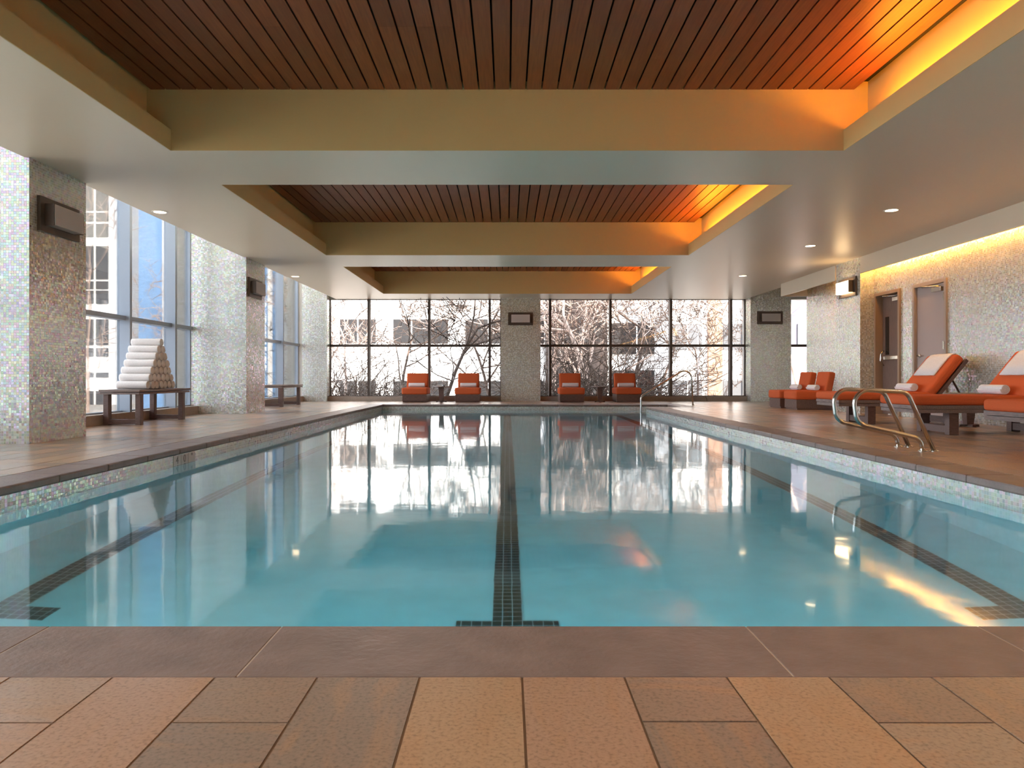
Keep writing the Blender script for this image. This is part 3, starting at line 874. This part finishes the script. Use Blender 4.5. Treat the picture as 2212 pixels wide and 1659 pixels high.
bw = MB(); bw.lathe([(.02, 0), (.03, .004), (.055, .035), (.052, .035), (.028, .008)], 20); bo = bw.build('bowl', M['towel']); bo.location = (-1.68, 19.5, .42)
tag(bo, 'small white bowl on the pedestal table left of the middle pillar', 'bowl')

# ------------------------------------------------------------------ chaises longues
def chaise():
    r = empty('chaise_longue'); W_ = .74; L = 1.84
    f = MB()
    for (z0, z1, s_) in ((.25, .290, 0), (.296, .336, .006)):
        f.box(-s_, L, -s_, .03, z0, z1); f.box(-s_, L, W_ - .03, W_ + s_, z0, z1)
        f.box(-s_, .03, .03, W_ - .03, z0, z1); f.box(L - .03, L, .03, W_ - .03, z0, z1)
    for i in range(14): x = .06 + i * .088; f.box(x, x + .06, .03, W_ - .03, .315, .335)
    f.build('frame', M['grey_wood'], r)
    for x in (.42, 1.52):
        g_ = MB(); g_.box(x, x + .11, .035, .125, 0, .25, c=.003); g_.box(x, x + .11, W_ - .125, W_ - .035, 0, .25, c=.003); g_.box(x + .012, x + .098, .125, W_ - .125, .02, .10)
        g_.build('leg_frame', M['brown_wood'], r)
    bm_obj('seat_cushion', cushion(.68, W_ / 2 + .005, .055, .035, .008, 12), M['fabric'], r, Matrix.Translation((.66, W_ / 2, .391)))
    # back pivots at x=1.33
    piv = Matrix.Translation((1.33, W_ / 2, .345)) @ Matrix.Rotation(R(-51), 4, 'Y')
    bm_obj('back_cushion', cushion(.35, W_ / 2 + .005, .065, .045, .008, 10), M['fabric'], r, piv @ Matrix.Translation((.36, 0, .085)))
    bs = MB()
    for s_ in (-1, 1):
        y0, y1 = sorted((s_ * (W_ / 2 - .05), s_ * W_ / 2)); bs.box(-.02, .72, y0, y1, -.035, .012, mat=piv)
    for i in range(7): bs.box(.03 + i * .1, .09 + i * .1, -W_ / 2 + .05, W_ / 2 - .05, -.012, .008, mat=piv)
    bs.build('back_support', M['brown_wood'], r)
    st = MB(); p = piv @ Vector((.42, 0, -.03))
    for y in (.10, W_ - .10): st.tube([(p.x, y, p.z), (L - .04, y, .335)], .014, 8)
    st.tube([(p.x, .10, p.z), (p.x, W_ - .10, p.z)], .012, 8)
    st.build('prop', M['brown_wood'], r)
    return r
CH = chaise()
def drape(r_loc, label):
    """towel folded over the top of the inclined back; own object"""
    W_ = .74; piv = Matrix.Translation((1.33, W_ / 2, .345)) @ Matrix.Rotation(R(-51), 4, 'Y')
    path = [(.30, .162), (.45, .166), (.60, .162), (.685, .150), (.722, .12), (.728, .075), (.715, .02), (.70, -.05), (.69, -.12)]
    m = MB(); th = .012; ny = 10; hw = .26
    rows = []
    for off in (0, th):
        for i, (s_, z) in enumerate(path):
            a = path[max(0, i - 1)]; b_ = path[min(len(path) - 1, i + 1)]
            t_ = Vector((b_[0] - a[0], 0, b_[1] - a[1])).normalized(); nrm = Vector((-t_.z, 0, t_.x))
            if i == 0: off_ = off * .7
            row = []
            for j in range(ny + 1):
                y = -hw + 2 * hw * j / ny
                w_ = .003 * math.sin(y * 30 + i) 
                v = Vector((s_, y, z)) + nrm * (off + w_ * .6)
                m.v.append(piv @ v); row.append(len(m.v) - 1)
            rows.append(row)
    n = len(path); A, B = rows[:n], rows[n:]
    for i in range(n - 1):
        for j in range(ny):
            m.face([A[i][j], A[i][j + 1], A[i + 1][j + 1], A[i + 1][j]], smooth=True); m.face([B[i][j], B[i + 1][j], B[i + 1][j + 1], B[i][j + 1]], smooth=True)
        for j in (0, ny): m.face([A[i][j], A[i + 1][j], B[i + 1][j], B[i][j]])
    for i in (0, n - 1):
        for j in range(ny): m.face([A[i][j], B[i][j], B[i][j + 1], A[i][j + 1]])
    o = m.build('draped_towel', M['towel']); o.location = r_loc
    tag(o, label, 'towel', 'white towels draped over the chaise backs'); return o
cspots = [(4.62, 10.32, 'farthest orange chaise longue by the right wall, beyond the middle one'), (4.60, 8.38, 'middle orange chaise longue, just behind the pool grab rails'), (4.60, 6.40, 'nearest orange chaise longue, cut off by the right edge of the photo')]
for i, (x, y, lab) in enumerate(cspots):
    o = CH if i == 0 else copy_tree(CH)
    o.location = (x, y, 0); tag(o, lab, 'chaise longue', 'orange chaises longues on the right deck')
    wd = ('farthest', 'middle', 'nearest')[i]
    drape((x, y, 0), 'white towel draped over the raised back of the %s chaise longue' % wd)
    t_ = tw.copy(); COL.objects.link(t_); t_.location = (x + 1.13, y + .14, .452); t_.rotation_euler = (0, 0, R(90))
    tag(t_, 'white rolled towel lying on the seat of the %s chaise longue' % wd, 'towel', 'rolled towels on the seats')

# ------------------------------------------------------------------ rails
def grab_rail(y, label):
    r = empty('grab_rail', (3.66, y, 0), 0, label, 'grab rail', 'pair of steel grab rails at the right pool edge')
    ox = 3.66
    pts = [(3.675, 0), (3.66, .075), (3.57, .135), (3.17, .255), (3.075, .36), (3.12, .50), (3.22, .535), (3.50, .515), (3.57, .46), (3.785, 0)]
    path = [(3.68, 0, 0)]
    key = [(3.685, -.01), (3.665, .11), (3.10, .245), (3.06, .55), (3.545, .525), (3.79, -.01)]
    P3 = [Vector((a - ox, 0, b_)) for a, b_ in key]
    MB().tube(round_path(P3, [.09, .115, .13, .10], 10), .019, 16).build('rail_tube', M['steel'], r)
    for x in (3.685, 3.785):
        MB().lathe([(.020, 0), (.042, 0), (.042, .004), (.022, .014)], 20, (x - ox, 0, 0)).build('escutcheon', M['steel'], r)
    return r
grab_rail(6.57, 'curved steel grab rail at the right pool edge, the nearer of the two')
grab_rail(6.98, 'curved steel grab rail at the right pool edge, the farther of the two')
Yr = 17.35
hr = empty('handrail', (4.3, Yr, 0), 0, 'long sloping steel handrail over the pool steps before the far windows', 'handrail')
P3 = [Vector((x - 4.3, 0, z)) for x, z in ((3.13, PD + .32), (3.13, .205), (4.30, .93), (4.345, -.01))]
MB().tube(round_path(P3, [.12, .17], 12), .021, 14).build('rail_tube', M['steel'], hr)
MB().lathe([(.022, 0), (.05, 0), (.05, .005), (.026, .016)], 20, (.045, 0, 0)).build('escutcheon', M['steel'], hr)

# ------------------------------------------------------------------ unseen fill lamps added at the near end wall to brighten the water
for i, (x, side) in enumerate(((-2.0, 0), (-.7, 0), (.7, 0), (2.0, 0))):
    r = empty('added_water_lamp', (x, Y0, PD + .62), 0, 'added unseen round fill lamp under water at the near end wall of the pool', 'light', 'added underwater fill lamps')
    m = MB(); m.lathe([(.10, 0), (.13, 0), (.13, .02), (.10, .03)], 24)
    for v in m.v: v.xyz = (v.x, v.z, v.y)
    m.build('added_lamp_bezel', M['steel'], r)
    ld = bpy.data.lights.new('added_water_fill', 'AREA'); ld.shape = 'DISK'; ld.size = .2; ld.energy = UW if (UW := 5) else 0; ld.color = (.85, .97, 1.0)
    lo = bpy.data.objects.new('added_water_fill', ld); COL.objects.link(lo); lo.parent = r; lo.location = (0, .05, 0)
    lo.rotation_euler = (R(90 - 12), 0, 0); lo.rotation_euler = (R(-102) + PI, 0, 0)

# ------------------------------------------------------------------ outside
ZG = -.6
gr = MB(); gr.box(-120, -6.0, -80, 160, ZG - .2, ZG); gr.box(-6, 120, 20.8, 160, ZG - .2, ZG)
go = gr.build('ground', M['ground']); struct(go)

def branch_tree(base, h, seed, label, mat, lean=(0, 0), levels=5, spread=.55, trunk_r=.09, nbr=3, first=.25, group='bare trees outside the windows', flat=.5):
    q = random.Random(seed); r = empty('bare_tree', base, 0, label, 'tree', group)
    tr = MB(); br = MB(); st = [0]
    def grow(p, d, L, rad, lvl, tgt, cap):
        n = 4 if lvl < 2 else 3; pts = [p]; dd = d.copy(); rr = [rad]
        for i in range(n):
            dd = (dd + Vector((q.uniform(-1, 1), q.uniform(-1, 1), q.uniform(-.6, .8))) * (.16 + .05 * lvl)).normalized()
            p = p + dd * L / n; pts.append(p); rr.append(rad * (1 - .5 * (i + 1) / n))
        (tr if lvl == 0 else br).tube(pts, 0, 6 if lvl < 2 else 3, cap=False, radii=rr)
        if lvl >= levels: return
        k = nbr + (2 if lvl == 0 else 0) + (1 if lvl >= 3 else 0)
        for i in range(k):
            t_ = q.uniform(first if lvl == 0 else .25, 1.0) if i else 1.0
            idx = t_ * n; i0 = min(int(idx), n - 1); pp = pts[i0].lerp(pts[i0 + 1], idx - i0)
            sd = Vector((q.uniform(-1, 1), q.uniform(-flat, flat), q.uniform(-.35, .9)))
            nd = (dd * (1 - spread) + sd.normalized() * spread * 1.25).normalized()
            grow(pp, nd, L * q.uniform(.55, .8), max(.013, rad * q.uniform(.42, .6)), lvl + 1, None, None)
    grow(Vector((0, 0, 0)), Vector((lean[0], lean[1], 1)).normalized(), h * .42, trunk_r, 0, None, None)
    tr.build('trunk', mat, r, fix=False); br.build('branches', mat, r, fix=False)
    return r
def wx(px, Y): return (px - CX) / F * Y
TR = [  # px, Y, height, seed, lean, levels, material, label
    (745, 24.5, 6.0, 11, (.05, 0), 5, 'bark', .55, .05, 'pale bare tree outside the leftmost far window pane'),
    (700, 27.0, 7.0, 12, (.25, 0), 5, 'bark_mid', .6, .05, 'pale bare tree at the far left corner outside, behind the window edge'),
    (868, 26.5, 6.5, 14, (.10, 0), 5, 'bark_mid', .6, .06, 'bare tree outside the far windows behind the leftmost lounge chair'),
    (948, 24.2, 7.5, 15, (.30, 0), 4, 'bark_dark', .5, .07, 'slim brown leaning tree outside behind the left pedestal table'),
    (1062, 26.0, 6.5, 16, (-.15, 0), 5, 'bark_mid', .6, .06, 'bare tree outside just left of the middle far pillar'),
    (1190, 26.0, 8.5, 17, (.12, 0), 5, 'bark', .55, .09, 'pale bare tree outside just right of the middle far pillar'),
    (1285, 23.6, 8.0, 18, (-.10, 0), 5, 'bark', .6, .10, 'largest pale bare tree outside behind the right pedestal table'),
    (1345, 25.0, 7.0, 19, (.30, 0), 5, 'bark_mid', .6, .08, 'pale bare tree leaning right behind the lounge chair at the handrail'),
    (1420, 28.0, 7.0, 20, (.05, 0), 5, 'bark_mid', .6, .06, 'fine-twigged bare tree outside behind the curved handrail'),
    (1240, 29.0, 9.5, 24, (.0, 0), 5, 'bark', .6, .09, 'tall pale bare tree standing farther back among the others'),
    (1505, 27.5, 5.5, 27, (.05, 0), 5, 'bark_mid', .6, .05, 'small bare tree outside the far windows right of the curved handrail'),
    (1738, 25.0, 8.0, 25, (-.08, 0), 5, 'bark', .5, .16, 'thick bare tree seen in the narrow window by the right corner'),
]
for (px, Y, h, sd, ln, lv, mt, sp, tr_, lab) in TR:
    branch_tree((wx(px, Y), Y, ZG), h, sd, lab, M[mt], ln, lv, sp, tr_)
branch_tree((wx(190, 21), 21, ZG), 6.5, 31, 'thin bare tree outside the left windows behind the towel bench', M['bark'], (.25, 0), 4, .5, .05)
branch_tree((wx(400, 30), 30, ZG), 7, 33, 'pale bare tree outside the left windows beside the second pillar', M['bark'], (.0, 0), 5, .55, .05)

# low tangled shrubs along the foot of the far windows
def shrub(x, y, w, h, n, seed, label):
    q = random.Random(seed); m = MB()
    for i in range(n):
        bx = q.uniform(-w, w) * .6; by = q.uniform(-.4, .4); p = Vector((bx, by, 0))
        d = Vector((q.uniform(-.8, .8), q.uniform(-.3, .3), 1)).normalized(); L = h * q.uniform(.5, 1.1); pts = [p]
        for k in range(6):
            d = (d + Vector((q.uniform(-1, 1) * .55, q.uniform(-1, 1) * .3, q.uniform(-.75, .35)))).normalized(); p = p + d * L / 5; p.z = max(p.z, .02); pts.append(p)
        m.tube(pts, 0, 3, cap=False, radii=[.016 * (1 - .1 * k) for k in range(7)])
    o = m.build('twiggy_shrub', M['shrub'], fix=False); o.location = (x, y, ZG)
    tag(o, label, 'shrub', 'leafless shrubs under the far windows')
for i, (px, Y, h, lab) in enumerate([(745, 22.8, 2.7, 'tangled leafless shrub below the leftmost far window pane'), (850, 23.5, 2.0, 'tangled leafless shrub beside the leftmost far lounge chair'),
        (1195, 23.0, 3.0, 'tangled leafless shrub right of the middle far pillar'), (1300, 22.8, 3.2, 'tangled leafless shrub behind the right pedestal table'), (1400, 23.5, 2.4, 'tangled leafless shrub behind the curved handrail')]):
    shrub(wx(px, Y), Y, 1.5, h, 190, 50 + i, lab)

# buildings
def building(name_label, x0, x1, y, z1, mat, wins, wmat, depth=8, rot=0, frames=True):
    r = empty('building', ((x0 + x1) / 2, y, ZG), rot, name_label, 'building')
    cx = (x0 + x1) / 2
    MB().box(x0 - cx, x1 - cx, 0, depth, 0, z1 - ZG).build('wall', mat, r)
    for (a, b_, c_, d_) in wins:
        wn = MB(); wn.box(a - cx, b_ - cx, -.06, -.002, c_ - ZG, d_ - ZG); o = wn.build('window', wmat, r)
        if frames and b_ - a > 1.2:
            fm = MB(); n = max(1, int((b_ - a) / 1.3))
            for i in range(1, n + 1):
                xx = a + (b_ - a) * i / (n + 1); fm.box(xx - .03 - cx, xx + .03 - cx, -.09, -.06, c_ - ZG, d_ - ZG)
            fm.build('window_bar', M['facade_white'], o)
    return r
YF = 36.0
def wz(py, Y): return H - (py - CY) / F * Y
bands = [(wz(855, YF), wz(823, YF)), (wz(742, YF), wz(690, YF)), (wz(610, YF), wz(560, YF))]
cols = [(735, 812), (850, 968), (1006, 1105), (1140, 1175)]
wins = [(wx(a, YF), wx(b_, YF), z0, z1) for (z0, z1) in bands for (a, b_) in cols]
building('long white building with dark window bands behind the bare trees outside', wx(640, YF), wx(1180, YF), YF, 12, M['facade_white'], wins, M['win_grey'])
YD = 35.0
building('dark brown building wing behind the densest bare trees outside', wx(1180, YD), wx(1312, YD), YD, 12, M['facade_dark'], [(wx(a, YD), wx(b_, YD), z0, z1) for (z0, z1) in bands for (a, b_) in ((1192, 1236), (1250, 1300))], M['win_grey'])
YE = 35.5
building('white building bay with grey windows right of the dark wing outside', wx(1312, YE), wx(1436, YE), YE, 12, M['facade_white'], [(wx(1320, YE), wx(1430, YE), wz(858, YE), wz(800, YE)), (wx(1320, YE), wx(1430, YE), wz(765, YE), wz(698, YE))], M['win_grey'])
YT = 32.0
building('pale building with tan brick piers outside the right far window', wx(1448, YT), wx(1660, YT), YT, 12, M['facade_white'],
         [(wx(a, YT), wx(b_, YT), z0, z1) for (z0, z1) in ((wz(856, YT), wz(822, YT)), (wz(756, YT), wz(700, YT)), (wz(620, YT), wz(570, YT))) for (a, b_) in ((1452, 1516), (1562, 1606))], M['win_pale'])
pr = MB()
for (a, b_) in ((1528, 1558), (1450, 1485)): pass
pr.box(wx(1528, YT) - (wx(1448, YT) + wx(1660, YT)) / 2, wx(1558, YT) - (wx(1448, YT) + wx(1660, YT)) / 2, -.2, 0, 0, 12.6)
pr.box(wx(1588, YT) - (wx(1448, YT) + wx(1660, YT)) / 2 + .3, wx(1660, YT) - (wx(1448, YT) + wx(1660, YT)) / 2, -.2, 0, 0, 12.6)
pb_ = [o for o in COL.objects if o.get('label', '').startswith('pale building with tan')][0]
pr.build('brick_pier', M['facade_tan'], pb_)
YQ = 30.0
building('lilac-grey building seen in the narrow window by the right corner', wx(1690, YQ), wx(1800, YQ), YQ, 12, M['facade_lilac'], [(wx(1722, YQ), wx(1760, YQ), wz(745, YQ), wz(700, YQ))], M['win_pale'])
# left side: white block with stacked grey windows, blue glass tower, pale blue block
YA = 34.0
ww = []
for (a, b_) in ((165, 203), (209, 235)):
    for (p, q_) in ((330, 455), (460, 478), (484, 512), (532, 603), (608, 624), (628, 656), (690, 745), (752, 770), (805, 815), (845, 880)):
        ww.append((wx(a, YA), wx(b_, YA), wz(q_, YA), wz(p, YA)))
building('white block with stacked grey windows outside the left windows', wx(90, YA), wx(268, YA), YA, 16, M['facade_white'], ww, M['win_pale'], frames=False)
YB2 = 30.0
building('blue glass tower outside the left windows behind the towel pyramid', wx(300, YB2), wx(362, YB2), YB2, 18, M['blue_glass'], [(wx(352, YB2), wx(356, YB2), 0, 15)], M['facade_white'], frames=False)
YC = 51.0
building('pale block behind the blue glass tower outside', wx(270, YC), wx(420, YC), YC, 12, M['facade_white'], [(wx(384, YC), wx(400, YC), wz(700, YC), wz(600, YC))], M['win_pale'])
YH = 42.0
building('pale blue striped block outside beyond the second bench', wx(540, YH), wx(690, YH), YH, 14, M['facade_white'], [(wx(a, YH), wx(a + 14, YH), ZG, 13) for a in (565, 590, 625)], M['blue_glass'], frames=False)

# ------------------------------------------------------------------ light
wd = bpy.data.worlds.new('sky'); scn.world = wd; wd.use_nodes = True
nt = wd.node_tree
bg = nt.nodes['Background']; bg.inputs[0].default_value = (.80, .88, 1.0, 1); bg.inputs[1].default_value = 3.9
sun = bpy.data.lights.new('sun', 'SUN'); sun.energy = 8.0; sun.angle = R(.6); sun.color = (1.0, .90, .78)
so = bpy.data.objects.new('sun', sun); COL.objects.link(so)
so.rotation_euler = Vector((-.38, .80, -.48)).to_track_quat('-Z', 'Y').to_euler()
